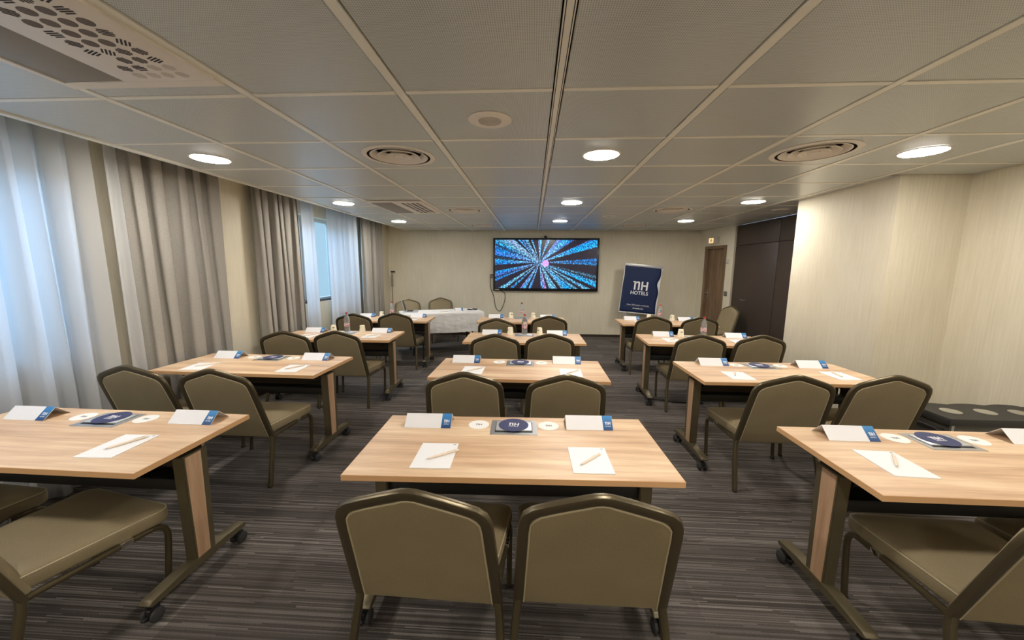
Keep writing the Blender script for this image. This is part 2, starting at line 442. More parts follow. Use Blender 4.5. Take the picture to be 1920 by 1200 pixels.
bm = new_bm(); tube(bm, [(.34, side*-.03, 1.06), (.34, side*.02, 1.06), (.36, side*.027, 1.06), (.46, side*.027, 1.06)], .009)
link('door_handle', setmat(to_mesh(bm, 'door_handle', True), 'steel'), hp)
def on_door_wall(s, d, z):
    p = DA + dvec*s; nrm = Matrix.Rotation(dang, 3, 'Z') @ Vector((0, side, 0)); p = p + nrm*d; return (p.x, p.y, z)
sw = thing('light_switch', 'grey square light switch beside the wooden door', 'switch', on_door_wall(.945, 0, 1.03), dang)
link('plate', setmat(to_mesh(lb(new_bm(), -.042, .042, 0, .010, 0, .09, .002), 'plate'), 'switch_grey'), sw)
link('rocker', setmat(to_mesh(lb(new_bm(), -.025, .025, .010, .014, .02, .07), 'rocker'), 'steel'), sw)
th = thing('thermostat', 'small white wall control high beside the door', 'thermostat', on_door_wall(.935, 0, 1.66), dang)
link('housing', setmat(to_mesh(lb(new_bm(), -.035, .035, 0, .022, 0, .08, .004), 'housing'), 'switch_white'), th)
link('dial', setmat(to_mesh(lb(new_bm(), -.02, .02, .022, .028, .005, .02), 'dial'), 'switch_grey'), th)
ex = thing('exit_sign', 'lit amber emergency exit sign above the wooden door', 'exit sign', on_door_wall(.51, 0, 2.065), dang)
link('housing', setmat(to_mesh(lb(new_bm(), -.135, .135, 0, .06, 0, .125, .008), 'housing'), 'switch_white'), ex)
link('lit_face', setmat(to_mesh(lb(new_bm(), -.12, .02, .06, .064, .012, .113), 'lit_face'), 'exit_glow'), ex)
bm = new_bm()
lb(bm, -.052, -.030, .064, .066, .075, .095); 
for q in ((-.058, -.026, .045, .075), (-.085, -.058, .055, .066), (-.026, 0, .06, .071), (-.075, -.055, .025, .045), (-.03, -.008, .025, .045)):
    lb(bm, q[0], q[1], .064, .066, q[2], q[3])
bmesh.ops.remove_doubles(bm, verts=bm.verts, dist=1e-5)
link('running_figure', setmat(to_mesh(bm, 'running_figure'), 'ink_white'), ex)

# baseboards
structure('baseboard_back', boxm('baseboard_back', 'baseboard_brown', XL, 3.61, YB-.014, YB, 0, .055))
structure('baseboard_left', boxm('baseboard_left', 'baseboard_brown', XL, XL+.014, YR, YB-.014, 0, .055))
structure('baseboard_right', boxm('baseboard_right', 'baseboard_brown', XN-.014, XN, YR, 3.475, 0, .055))
bm = new_bm(); box(bm, XP-.014, XP, 3.461, 4.70, 0, .055); box(bm, XP, XN-.014, 3.461, 3.475, 0, .055)
structure('baseboard_pier', setmat(to_mesh(bm, 'baseboard_pier'), 'baseboard_brown'))
# raised wallpaper seams at the pier
structure('trim_1', boxm('trim_1', 'wallpaper', XP-.005, XP+.012, 3.469, 3.500, .055, H-.002))

# wardrobe wall
wr = thing('wardrobe', 'dark brown built-in wardrobe wall with tall flat doors', 'wardrobe', (XW, 6.05, 0))
link('carcass', boxm('carcass', 'wardrobe_brown', .022, .30, -1.35, 1.34, 0, H-.002), wr)
for nm, y0, y1, z0, z1 in (('door', .09, 1.335, .06, 1.985), ('door', -1.345, .08, .06, 1.985), ('upper_door', .09, 1.335, 1.995, H-.004), ('upper_door', -1.345, .08, 1.995, H-.004)):
    d = link(nm, boxm(nm, 'wardrobe_brown', 0, .022, y0, y1, z0, z1, bev=.002), wr)
    if nm == 'door' and y0 > 0:
        bm = new_bm(); tube(bm, spline([(0, .80, 1.0), (-.03, .80, 1.005), (-.032, .88, 1.0), (-.03, .96, 1.005), (0, .96, 1.0)], 5), .006)
        link('handle', setmat(to_mesh(bm, 'handle', True), 'chrome'), d)
link('plinth', boxm('plinth', 'baseboard_brown', .02, .03, -1.345, 1.335, 0, .06), wr)

# ------------------------------------------------------------------ ceiling: tiles and rails as pieces
ceil = structure('ceiling', None, (0, 0, H))
link('plenum', boxm('plenum', 'plenum_dark', XE, 4.0, YR, YB, .10, .25), ceil)
link('pocket_top', boxm('pocket_top', 'ceiling_rail', XL-.2, XE, YR, YB, .20, .25), ceil)
GX0, GW, GY0, GD = 0.103, 0.7225, 1.807, 0.6525
MR, CR = .050, .034
xs = [GX0 + GW*i for i in range(-4, 5)]
ysr = [GY0 + GD*j for j in range(-2, 11)]
cass = [(-2.07, .58, -1.345, 1.155), (-2.07, 4.61, -1.345, 5.64)]
rail_me = boxm('main_rail', 'ceiling_rail', -MR/2+.006, MR/2-.006, 0, YB-YR-.002, -.003, .02)
groove = boxm('groove', 'plenum_dark', -.0015, .0015, 0, YB-YR-.002, -.0036, -.0028)
for x in xs[1:]:
    r = link('main_rail', rail_me, ceil, (x, YR+.001, 0))
    if abs(x-GX0) < .01:
        for e in (-.013, .013): link('groove', groove, r, (e, 0, 0))
link('edge_trim', boxm('edge_trim', 'ceiling_rail', XE-.012, XE+.03, YR, YB-.002, -.012, .25), ceil)
tile_cache = {}
DIFF_R = .236
DIFF_AT = [(-.981, 2.786), (1.909, 2.786), (-.981, 5.396), (1.909, 5.396), (-.981, 7.353), (1.909, 7.353)]
def holed_tile_me(w_, d_):
    k = ('hole', round(w_, 3), round(d_, 3))
    if k not in tile_cache:
        bm = new_bm(); n = 48; O, I = [], []
        for i in range(n):
            a = 2*PI*i/n; ca, sa = math.cos(a), math.sin(a)
            t_ = min((w_/2)/max(abs(ca), 1e-6), (d_/2)/max(abs(sa), 1e-6)); O.append((ca*t_, sa*t_)); I.append((ca*DIFF_R, sa*DIFF_R))
        # snap the ring points nearest to each corner onto it
        for cx in (-1, 1):
            for cy2 in (-1, 1):
                q = min(range(n), key=lambda i: (O[i][0]-cx*w_/2)**2+(O[i][1]-cy2*d_/2)**2); O[q] = (cx*w_/2, cy2*d_/2)
        P_ = [[bm.verts.new((x, y, z)) for x, y in L] for L, z in ((O, 0), (I, 0), (I, .012), (O, .012))]
        for a_, b_ in ((0, 1), (1, 2), (2, 3), (3, 0)):
            for i in range(n):
                j = (i+1) % n; bm.faces.new((P_[a_][i], P_[a_][j], P_[b_][j], P_[b_][i]))
        tile_cache[k] = setmat(to_mesh(bm, 'ceiling_tile'), 'ceiling_tile_metal')
    return tile_cache[k]
def tile_me(w_, d_):
    k = (round(w_, 3), round(d_, 3))
    if k not in tile_cache: tile_cache[k] = boxm('ceiling_tile', 'ceiling_tile_metal', -w_/2, w_/2, -d_/2, d_/2, 0, .012, bev=.003, seg=1)
    return tile_cache[k]
rail_c = {}
def crail(x0, x1, y):
    k = round(x1-x0, 3)
    if k not in rail_c: rail_c[k] = boxm('cross_rail', 'ceiling_rail', 0, k, -CR/2+.003, CR/2-.003, -.002, .02)
    link('cross_rail', rail_c[k], ceil, (x0, y, 0))
holes = []
def put_tile(x0, x1, y0, y1):
    if x1-x0 < .04 or y1-y0 < .04: return
    cx, cy2 = (x0+x1)/2, (y0+y1)/2
    holed = any(abs(cx-a)+abs(cy2-b_) < .06 for a, b_ in DIFF_AT)
    t = link('ceiling_tile', (holed_tile_me if holed else tile_me)(x1-x0, y1-y0), ceil, (cx, cy2, random.choice((0, 0, 0, .001, .0015))))
    t.rotation_euler = (random.uniform(-.0015, .0015), random.uniform(-.0012, .0012), 0)
edges = [XE+.03] + xs[1:] + [None]
for j in range(len(ysr)-1):
    y0, y1 = ysr[j], min(ysr[j+1], YB)
    if y0 >= YB-.03: break
    for i in range(len(edges)-1):
        x0 = edges[i] + (MR/2 if i else .002); x1 = edges[i+1]
        if x1 is not None:
            x1 -= MR/2
            crail(x0, x1, y0)
            if i == 1 and (1.154 <= y0 < 1.5 or .49 <= y0 < 1.0): 
                if y0 > 1.0: put_tile(x0, x1, 1.69, y1-CR/2)     # strip beyond the near cassette
                continue
            if i == 1 and 4.40 < y0 < 5.0:
                put_tile(x0, x1, y0+CR/2, 4.58); continue
            if i == 1 and 5.0 < y0 < 5.5:
                put_tile(x0, x1, 5.68, y1-CR/2); continue
            put_tile(x0, x1, y0+CR/2, y1-CR/2)
        else:
            segs = []
            for a, b_, lim in ((-9, 3.475, XN), (3.475, 4.70, XP), (4.70, 99, XW+.02)):
                s0, s1 = max(a, y0), min(b_, y1)
                if s1-s0 > .06: segs.append((s0, s1, lim))
            for s0, s1, lim in segs:
                put_tile(x0, lim-.003, s0+CR/2, s1-CR/2)
                if s0 == y0: crail(x0, lim-.003, y0)
link('tile_field', boxm('tile_field', 'ceiling_tile_metal', XE+.03, XN, YR, ysr[0]-CR/2, 0, .012), ceil)

# ceiling fixtures ----------------------------------------------------------
disc_me = setmat(to_mesh(lathe(new_bm(), [(.116, -.006), (.121, -.003), (.121, .0)], 32), 'diffuser', True), 'lamp_glow')
bm = new_bm(); lathe(bm, [(.122, -.004), (.132, -.004), (.136, -.001), (.136, .002), (.122, .002)], 32, cap0=False, cap1=False)
bezel_me = setmat(to_mesh(bm, 'bezel', True), 'ceiling_white')
LIGHTS = {(-2.43, 2.80): 'on the window side nearest the camera', (.473, 2.80): 'in the middle nearest the camera', (2.63, 2.80): 'on the wall side nearest the camera',
          (-2.43, 4.78): 'on the window side in the second row', (.47, 4.79): 'in the middle in the second row', (2.63, 4.76): 'on the wall side in the second row',
          (-2.41, 6.70): 'on the window side near the screen wall', (.46, 6.64): 'in the middle near the screen wall', (2.59, 6.64): 'on the wall side near the screen wall'}
for (x, y), wh in LIGHTS.items():
    t = thing('downlight', 'round lit ceiling downlight ' + wh, 'ceiling light', (x, y, H-.002), 0, 'round ceiling downlights')
    link('diffuser', disc_me, t); link('bezel', bezel_me, t)
for x in (-2.43, .47, 2.63):  # added downlight rows out of view, extending the grid to light the near end
    for y in (.83, -1.1):
        t = thing('downlight', 'added unseen ceiling downlight %s the camera, %s' % ('above' if y > 0 else 'behind', {-2.43: 'window side', .47: 'middle', 2.63: 'wall side'}[x]), 'ceiling light', (x, y, H-.002), 0, 'round ceiling downlights')
        link('diffuser', disc_me, t); link('bezel', bezel_me, t)
# round air diffusers
rm = []
for r0, r1, z0, z1 in ((.222, .256, -.007, -.004), (.158, .202, .028, -.006), (.102, .148, .026, -.008), (.046, .090, .024, -.010)):
    bm = new_bm(); lathe(bm, [(r0, z0), (r1-.006, z1), (r1, z1-.001), (r1+.002, z1+.002), (r1-.002, z1+.005), (r0, z0+.004), (r0, z0)], 40, cap0=False, cap1=False)
    rm.append(setmat(to_mesh(bm, 'ring', True), 'ceiling_white'))
core_me = setmat(to_mesh(lathe(new_bm(), [(.0, -.013), (.026, -.013), (.034, -.008), (.036, .02)], 24, cap0=False), 'core', True), 'ceiling_white')
well_me = setmat(to_mesh(lathe(new_bm(), [(.233, .0), (.233, .085)], 40, cap0=False), 'duct'), 'duct_grey')
DIFF = {(-.981, 2.786): 'large round air diffuser, window side, nearest the camera', (1.909, 2.786): 'large round air diffuser, wall side, nearest the camera',
        (-.981, 5.396): 'round air diffuser on ceiling beside the far cassette vent', (1.909, 5.396): 'round air diffuser on ceiling, wall side, middle of the room',
        (-.981, 7.353): 'round air diffuser above the head table, near the screen wall', (1.909, 7.353): 'round air diffuser above the navy banner, near the screen wall'}
for (x, y), lab in DIFF.items():
    t = thing('air_diffuser', lab, 'air vent', (x, y, H), 0, 'round air diffusers')
    link('duct', well_me, t)
    for q in rm: link('ring', q, t)
    link('core', core_me, t)
t = thing('ceiling_speaker', 'white round ceiling speaker with small grille, nearest the camera', 'speaker', (-.245, 2.145, H))
link('flange', setmat(to_mesh(lathe(new_bm(), [(.064, -.007), (.112, -.005), (.119, -.001), (.119, .0), (.064, .0)], 40, cap0=False, cap1=False), 'flange', True), 'ceiling_white'), t)
bm = new_bm(); prof = [(.0, -.009)]
for k in range(1, 9): prof += [(.008*k-.002, -.009), (.008*k-.002, -.006), (.008*k, -.006), (.008*k, -.009)]
prof[-1] = (.064, -.005)
lathe(bm, prof, 32, cap0=False); link('grille', setmat(to_mesh(bm, 'grille'), 'speaker_mesh'), t)
for (x, y), lab in {(1.175, 6.02): 'small round white ceiling speaker right of the middle downlight row', (3.35, 5.40): 'small round white ceiling speaker in front of the dark wardrobe'}.items():
    t = thing('ceiling_speaker', lab, 'speaker', (x, y, H))
    link('flange', setmat(to_mesh(lathe(new_bm(), [(.05, -.006), (.10, -.005), (.105, 0), (.05, 0)], 32, cap0=False, cap1=False), 'flange', True), 'ceiling_white'), t)
    link('grille', setmat(to_mesh(lathe(new_bm(), [(.05, -.004), (.05, 0)], 24), 'grille'), 'speaker_mesh'), t)
# cassette vents with slotted rosettes
def rosette_me(kind, r=.0225, mat='plenum_dark'):
    bm = new_bm(); a0 = kind*PI/8
    n = 4
    for k in range(n):
        off = (k-(n-1)/2)*r*.46; L = math.sqrt(max(r*r-off*off, 1e-6)); hw = r*.13
        ca, sa = math.cos(a0), math.sin(a0); q = []
        for u, v_ in ((-L, off-hw), (L, off-hw), (L, off+hw), (-L, off+hw)): q.append((u*ca-v_*sa, u*sa+v_*ca))
        prism(bm, q, -.0006, .0004)
    return setmat(to_mesh(bm, 'slot_rosette'), mat)
ros = [rosette_me(k, mat='slot_dark') for k in range(8)]
ros_light = [rosette_me(k, mat='slot_light') for k in range(4)]
ros_disc = setmat(to_mesh(lathe(new_bm(), [(.0225, -.0006), (.0225, .0004)], 20), 'slot_rosette'), 'slot_brown')
def cassette(y1, lab, near):
    y0 = y1-1.06
    t = thing('cassette_vent', lab, 'air vent', (-1.705, (y0+y1)/2, H))
    hy = .53
    bm = new_bm(); box(bm, -.365, .345, -hy, -hy+.055, -.014, .004, .003); box(bm, -.365, .345, hy-.055, hy, -.014, .004, .003); box(bm, -.365, -.335, -hy+.055, hy-.055, -.014, .004)
    link('frame', setmat(to_mesh(bm, 'frame'), 'ceiling_white'), t)
    link('return_panel', boxm('return_panel', 'grille_grey', -.333, -.058, -hy+.057, hy-.057, -.010, .004, bev=.002), t)
    link('outlet_plate', boxm('outlet_plate', 'ceiling_white', -.056, .345, -hy+.057, hy-.057, -.015, .004, bev=.002), t)
    rr = random.Random(3)
    rows = int((2*hy-.17)/.0555)
    for j in range(rows):
        for i in range(4):
            y = hy-.115-j*.0555; x = .065+.062*i
            if j == 2 and i == 0: continue
            y += .008
            if j == 0 or (j == 1 and i > 1): me_ = ros_light[rr.randrange(4)]
            elif near and ((3 < j < 8 and i in (1, 2)) or (j == 6)): me_ = ros_disc
            else: me_ = ros[rr.randrange(8)]
            link('slot_rosette', me_, t, (x, y, -.0152))
cassette(1.685, 'large white ceiling air cassette with slotted discs, top left corner', True)
cassette(5.67, 'white ceiling air cassette with slots, far along the window side', False)

# ------------------------------------------------------------------ curtains
def curtain(label, cat, name, y0, y1, mat, pitch_, amp, x=-3.17, z0=.012, z1=2.55, ph=0., seedv=0, ny=None, flare=0.02):
    rr = random.Random(seedv)
    ny = ny or max(24, int((y1-y0)/pitch_*24)); nz = 14
    ks = [rr.uniform(-.35, .35) for _ in range(60)]; am = [rr.uniform(.7, 1.15) for _ in range(60)]
    bm = new_bm(); G = []
    for a in range(ny+1):
        col_ = []
        u = a/ny; s = u*(y1-y0)/pitch_ + ph
        k = int(s) % 60; fr = s-int(s); kk = ks[k]*(1-fr)+ks[(k+1) % 60]*fr; aa = am[k]*(1-fr)+am[(k+1) % 60]*fr
        for q in range(nz+1):
            t_ = q/nz
            sw_ = s + kk*.5 + .06*math.sin(3*t_+1.7*s)
            base_ = (2*abs(math.sin(PI*sw_))**1.0-1.05) if mat == 'drape_linen' else math.sin(2*PI*sw_)
            wv_ = base_ * amp*min(aa, 1.05)*(.8+.25*(1-t_)) + .3*amp*math.sin(2*PI*s*.37+2*t_)
            yy = y0 + u*(y1-y0) + .25*amp*math.sin(4*PI*s+kk) + (u-.5)*flare*(1-t_)
            col_.append(bm.verts.new((x+wv_, yy, z0+(z1-z0)*t_)))
        G.append(col_)
    for a in range(ny):
        for q in range(nz): bm.faces.new((G[a][q], G[a+1][q], G[a+1][q+1], G[a][q+1]))
    me = setmat(to_mesh(bm, name, True, 80), mat)
    # origin at the base
    c = Vector((x, (y0+y1)/2, z0)); me.transform(Matrix.Translation(-c))
    o = thing(name, label, cat, c, me=me)
    md = o.modifiers.new('thickness', 'SOLIDIFY'); md.thickness = .0025 if mat == 'drape_linen' else .0008; md.offset = 0
    return o
curtain('white sheer voile curtain at the window nearest the camera', 'curtain', 'sheer_curtain', .15, 2.58, 'sheer_voile', .15, .046, seedv=4, x=-3.185)
curtain('taupe linen drape hanging left of the bare wall panel', 'curtain', 'drape', 2.83, 3.74, 'drape_linen', .185, .078, seedv=11, x=-3.207)
curtain('narrow bluish white sheer edge beside the nearest taupe drape', 'curtain', 'sheer_curtain', 2.71, 2.82, 'sheer_voile', .12, .018, seedv=2, x=-3.20)
curtain('taupe linen drape hanging right of the bare wall panel', 'curtain', 'drape', 4.20, 4.98, 'drape_linen', .125, .070, seedv=21, x=-3.207)
curtain('narrow white sheer curtain between taupe drape and window gap', 'curtain', 'sheer_curtain', 5.02, 5.36, 'sheer_voile', .09, .022, seedv=5)
curtain('white sheer curtain right of the window gap', 'curtain', 'sheer_curtain', 5.68, 6.62, 'sheer_voile', .11, .036, seedv=8)
curtain('taupe linen drape in the corner by the screen wall', 'curtain', 'drape', 6.90, 7.78, 'drape_linen', .18, .072, seedv=31, x=-3.207)

# ------------------------------------------------------------------ chairs
def make_chair():
    root = link('banquet_chair', None)
    rake = lambda z: .172-(z-.35)*.3185
    nrm = Vector((0, .9528, .3035))
    half = [(.262, .345), (.258, .45), (.252, .60), (.246, .72), (.241, .762), (.230, .789), (.208, .808), (.165, .825), (.10, .847), (.05, .8625), (.022, .870), (0, .872)]
    cl = [(x, rake(z), z) for x, z in half]
    full = cl + [(-x, y, z) for x, y, z in cl[-2::-1]]
    bf = link('back_frame', setmat(to_mesh(sweep(new_bm(), full, nrm, .040, .026, .010), 'back_frame', True), 'bronze_metal'), root)
    # backrest panel, padded both sides
    inn = []
    for x, z in half:
        inn.append((x-.012 if x > .03 else x, z-.010 if z > .78 else z))
    inn[0] = (.250, .338)
    outl = inn + [(-x, z) for x, z in inn[-2::-1]]
    cen = Vector((0, .60))
    def ring_(ins, dpt):
        L = []
        for x, z in outl:
            k = Vector((x, z-.60)); l_ = k.length; k = k*((l_-ins)/l_)
            zz = .60+k.y; L.append(Vector((k.x, rake(zz), zz)) + nrm*dpt)
        return L
    # bottom edge subdivided with a slight belly is enough as a straight hem
    bm = rings(new_bm(), [ring_(.05, -.011), ring_(.016, -.010), ring_(.006, -.007), ring_(.0, 0), ring_(.0, .016), ring_(.008, .032), ring_(.022, .042), ring_(.07, .050)])
    link('backrest', setmat(to_mesh(bm, 'backrest', True, 60), 'olive_upholstery'), root)
    pr = ring_(.010, -.0085)
    bm = new_bm(); tube(bm, pr, .0036, 6)
    link('piping', setmat(to_mesh(bm, 'piping', True), 'upholstery_piping'), [c for c in root.children if c.name.startswith('backrest')][0])
    # seat cushion: trapezoid with soft waterfall front
    def seat_ring(ins, z, fr=0.):
        xr, xf, yr, yf = .238-ins, .280-ins, .165+ins, .655-ins+fr
        pts = []
        def corner(cx, cy2, a0, r):
            for k in range(5):
                a = a0 + PI/2*k/4; pts.append((cx+r*math.cos(a), cy2+r*math.sin(a)))
        r = .045
        corner(xf-r, yf-r, 0, r); corner(-xf+r, yf-r, PI/2, r); corner(-xr+.03, yr+.03, PI, .03); corner(xr-.03, yr+.03, 1.5*PI, .03)
        out_ = []
        for x, y in pts:
            t_ = max(0, (y-yr)/(yf-yr)); out_.append((x, y, z + .006*math.sin(t_*2.6) - .012*t_))
        return out_
    bm = rings(new_bm(), [seat_ring(.022, .352), seat_ring(.004, .356), seat_ring(.0, .368), seat_ring(.0, .400, .002), seat_ring(.004, .418), seat_ring(.014, .427), seat_ring(.05, .436), seat_ring(.12, .440)])
    st = link('seat', setmat(to_mesh(bm, 'seat', True, 60), 'olive_upholstery'), root)
    for zz, nm in ((.415, 'piping'),):
        p_ = [Vector(q) for q in seat_ring(.002, zz)]; bm = new_bm(); tube(bm, p_+p_[:1], .003, 6)
        link('piping', setmat(to_mesh(bm, 'piping', True), 'upholstery_piping'), st)
    # rear legs continue the back frame, front legs run into the side rails
    for s in (-1, 1):
        bm = sweep(new_bm(), [(s*.262, rake(.352), .352), (s*.268, .166, .315), (s*.278, .135, .20), (s*.286, .086, .008)], Vector((0, 1, .3)), .030, .030, .009)
        lg = link('leg', setmat(to_mesh(bm, 'leg', True), 'bronze_metal'), root)
        link('glide', boxm('glide', 'rubber', s*.286-.012, s*.286+.012, .074, .098, 0, .010), lg)
        pts = spline([(s*.252, .185, .338), (s*.260, .40, .338), (s*.266, .56, .336), (s*.268, .605, .326), (s*.268, .628, .295), (s*.268, .630, .24), (s*.268, .618, .12), (s*.268, .605, .008)], 4)
        bm = sweep(new_bm(), pts, Vector((s, 0, 0)), .026, .026, .011)
        lg = link('leg', setmat(to_mesh(bm, 'leg', True), 'bronze_metal'), root)
        link('glide', boxm('glide', 'rubber', s*.268-.012, s*.268+.012, .593, .617, 0, .010), lg)
        link('link_clip', boxm('link_clip', 'chrome', s*.262-.016, s*.262+.016, .455, .50, .330, .352, bev=.002), root)
    for y, wd_ in ((.20, .255), (.58, .28)):
        bm = new_bm(); tube(bm, [(-wd_, y, .338), (wd_, y, .338)], .010)
        link('stretcher', setmat(to_mesh(bm, 'stretcher', True), 'bronze_metal'), root)
    return root
CH = {'L2R':(-2.141,2.277,-0.4),'L2L':(-2.790,2.316,-1.8),'L3R':(-2.095,3.775,0.5),'L3L':(-2.625,3.705,6.0),
'L4R':(-2.045,5.346,3.0),'L4L':(-2.612,5.210,5.5),'C1L':(-0.379,1.040,-1.4),'C1R':(0.226,1.053,-0.1),'C2L':(-0.445,2.335,2.9),'C2R':(0.231,2.325,1.4),
'C3L':(-0.380,3.739,0.5),'C3R':(0.190,3.808,1.3),'C4L':(-0.475,4.90,-2.8),'C4R':(0.245,5.247,1.2),'R2L':(1.740,2.430,-1.6),'R2R':(2.393,2.476,0.6),
'R3L':(1.769,3.888,-3.9),'R3R':(2.400,3.920,-0.3),'R4L':(1.744,5.330,-2.6),'R4R':(2.400,5.348,-0.7),'L1R':(-2.16,.99,-12.),'R1L':(1.770,1.065,-3.0),
'L1L':(-2.83,1.03,-4.),'R1R':(2.40,1.10,0.)}
ROW = {'1': 'nearest', '2': 'second', '3': 'third', '4': 'farthest'}
COLN = {'L': 'window-side', 'C': 'centre', 'R': 'wall-side'}
def tname(k): return ROW[k[1]]+' '+COLN[k[0]]+' table'
chair0 = make_chair()
first = True
for k, (x, y, a) in CH.items():
    o = chair0 if first else copy_tree(chair0); first = False
    o.location = (x, y, 0); o.rotation_euler = (0, 0, math.radians(a))
    o['label'] = 'olive upholstered banquet chair at the %s place of the %s' % ('left' if k[2] == 'L' else 'right', tname(k))
    o['category'] = 'chair'; o['group'] = 'olive banquet chairs'
for x, y, a, lab in ((-2.63, 7.66, 180+20, 'olive banquet chair behind the white-clothed table, beside the open laptop'),
                     (-2.03, 8.06, 180+22, 'olive banquet chair behind the white-clothed table, backing onto the wall'),
                     (3.70, 7.02, 90+7, 'olive banquet chair standing alone sideways before the dark wardrobe')):
    o = copy_tree(chair0); o.location = (x, y, 0); o.rotation_euler = (0, 0, math.radians(a)); o['label'] = lab

# ------------------------------------------------------------------ flip-top tables
TW, TD, TZ = 1.40, .617, .727
def make_table():
    root = link('folding_table', None)
    tp_ = link('tabletop', boxm('tabletop', 'oak_top', -TW/2+.002, TW/2-.002, -TD/2+.002, TD/2-.002, TZ-.0245, TZ), root)
    bm = new_bm()
    for q in ((-TW/2, TW/2, -TD/2, -TD/2+.002), (-TW/2, TW/2, TD/2-.002, TD/2), (-TW/2, -TW/2+.002, -TD/2+.002, TD/2-.002), (TW/2-.002, TW/2, -TD/2+.002, TD/2-.002)):
        box(bm, q[0], q[1], q[2], q[3], TZ-.025, TZ-.0006)
    link('edge_band', setmat(to_mesh(bm, 'edge_band'), 'oak_edge'), tp_)
    for s in (-1, 1):
        # post: olive metal column with oak inlay on the outer face
        xo, xi = s*.662, s*.604
        bm = new_bm()
        lo = [(-.078, .072), (.068, -.0)]
        L = []
        for z, y0, y1 in ((.105, -.060, .052), (.66, -.068, .066)):
            L.append([(min(xo, xi), y0, z), (max(xo, xi), y0, z), (max(xo, xi), y1, z), (min(xo, xi), y1, z)])
        rings(bm, L)
        bmesh.ops.bevel(bm, geom=bm.edges[:], offset=.004, segments=2, affect='EDGES')
        lg = link('leg', setmat(to_mesh(bm, 'leg', True), 'table_metal'), root)
        bm = new_bm(); a, b_ = sorted((s*.658, s*.6645))
        rings(bm, [[(a, -.050, .108), (b_, -.050, .108), (b_, .018, .108), (a, .018, .108)], [(a, -.058, .655), (b_, -.058, .655), (b_, .026, .655), (a, .026, .655)]])
        link('oak_inlay', setmat(to_mesh(bm, 'oak_inlay'), 'oak_inlay'), lg)
        # foot beam, chamfered ends
        bm = new_bm(); prof = [(-.285, .078), (.235, .078), (.250, .092), (.235, .108), (.10, .118), (-.12, .118), (-.285, .108), (-.300, .092)]
        a, b_ = s*.642-.028, s*.642+.028
        rings(bm, [[(a, y, z) for y, z in prof], [(b_, y, z) for y, z in prof]])
        bmesh.ops.bevel(bm, geom=bm.edges[:], offset=.003, segments=1, affect='EDGES')
        link('foot', setmat(to_mesh(bm, 'foot', True), 'table_metal'), root)
        for y in (-.268, .212):
            cst = link('caster', None, root, (s*.650, y, 0))
            bm = new_bm(); box(bm, -.012, .012, -.030, .022, .034, .066, .006); tube(bm, [(0, 0, .06), (0, 0, .080)], .010)
            link('hood', setmat(to_mesh(bm, 'hood', True), 'black_plastic'), cst)
            link('brake_lever', boxm('brake_lever', 'black_plastic', -.010, .010, -.052, -.030, .030, .042, bev=.003), cst)
            for e in (-1, 1):
                bm = new_bm(); x0, x1 = sorted((e*.013, e*.031))
                lathe(bm, [(.026, x0), (.031, x0+.004), (.031, x1-.004), (.026, x1)], 16, cx=-.006, cy_=.031, axis='X')
                link('wheel', setmat(to_mesh(bm, 'wheel', True), 'rubber'), cst)
        # tilt bracket under the top
        bm = new_bm(); a, b_ = sorted((s*.51, s*.602)); box(bm, a, b_, -.16, .16, .675, .702, .004); box(bm, a+.02, b_-.01, -.05, .05, .60, .676, .008)
        link('tilt_bracket', setmat(to_mesh(bm, 'tilt_bracket', True), 'black_plastic'), root)
        bm = new_bm(); tube(bm, [(s*.60, -.10, .692), (s*.675, -.10, .690)], .006); lathe(bm, [(.004, .0), (.009, .002), (.009, .012), (.004, .014)], 10)
        bm2 = new_bm(); tube(bm2, [(s*.60, .02, .690), (s*.680, .02, .688)], .006); bm.free()
        lv = link('release_lever', setmat(to_mesh(bm2, 'release_lever', True), 'black_plastic'), root)
        a, b_ = sorted((s*.680, s*.692)); link('tip', boxm('tip', 'chrome', a, b_, .013, .027, .681, .695, bev=.003), lv)
    link('crossbeam', boxm('crossbeam', 'black_metal', -.605, .605, -.045, .045, .475, .535, bev=.006), root)
    link('modesty_panel', boxm('modesty_panel', 'dark_panel', -.60, .60, .070, .085, .452, .664, bev=.003), root)
    link('top_rail', boxm('top_rail', 'black_metal', -.50, .50, -.06, .07, .668, .7025, bev=.004), root)
    # cable box let into the top
    cb = link('cable_box', None, root, (0, .172, TZ))
    bm = new_bm()
    for q in ((-.122, .122, -.088, -.064), (-.122, .122, .064, .088), (-.122, -.098, -.064, .064), (.098, .122, -.064, .064)): box(bm, q[0], q[1], q[2], q[3], 0, .0025)
    link('bezel', setmat(to_mesh(bm, 'bezel'), 'aluminium'), cb)
    link('well', boxm('well', 'black_metal', -.098, .098, -.064, .064, 0, .0008), cb)
    link('lid', boxm('lid', 'aluminium_light', -.094, .094, -.046, .062, .0008, .0075, bev=.001), cb)
    return root
TB = {'C1':(-0.084,1.700,1.6),'C2':(-0.100,3.030,-0.5),'C3':(-0.091,4.404,0.7),'C4':(-0.165,5.929,2.1),'L1':(-2.318,1.643,-0.8),'L2':(-2.387,3.026,-1.3),
'L3':(-2.354,4.371,2.7),'L4':(-2.332,5.840,2.0),'R1':(2.037,1.681,0.1),'R2':(1.999,3.091,0.9),'R3':(2.021,4.443,-2.1),'R4':(2.070,5.880,-1.0)}
table0 = make_table(); first = True
for k, (x, y, a) in TB.items():
    o = table0 if first else copy_tree(table0); first = False
    o.location = (x, y, 0); o.rotation_euler = (0, 0, math.radians(a))
    o['label'] = 'light oak folding table on casters, %s in the %s column' % (ROW[k[1]], COLN[k[0]])
    o['category'] = 'table'; o['group'] = 'oak folding tables'
def on_table(k, lx, ly, dz=0.):
    x, y, a = TB[k]; a = math.radians(a); c, s = math.cos(a), math.sin(a)
    return (x+c*lx-s*ly, y+s*lx+c*ly, TZ+dz), a

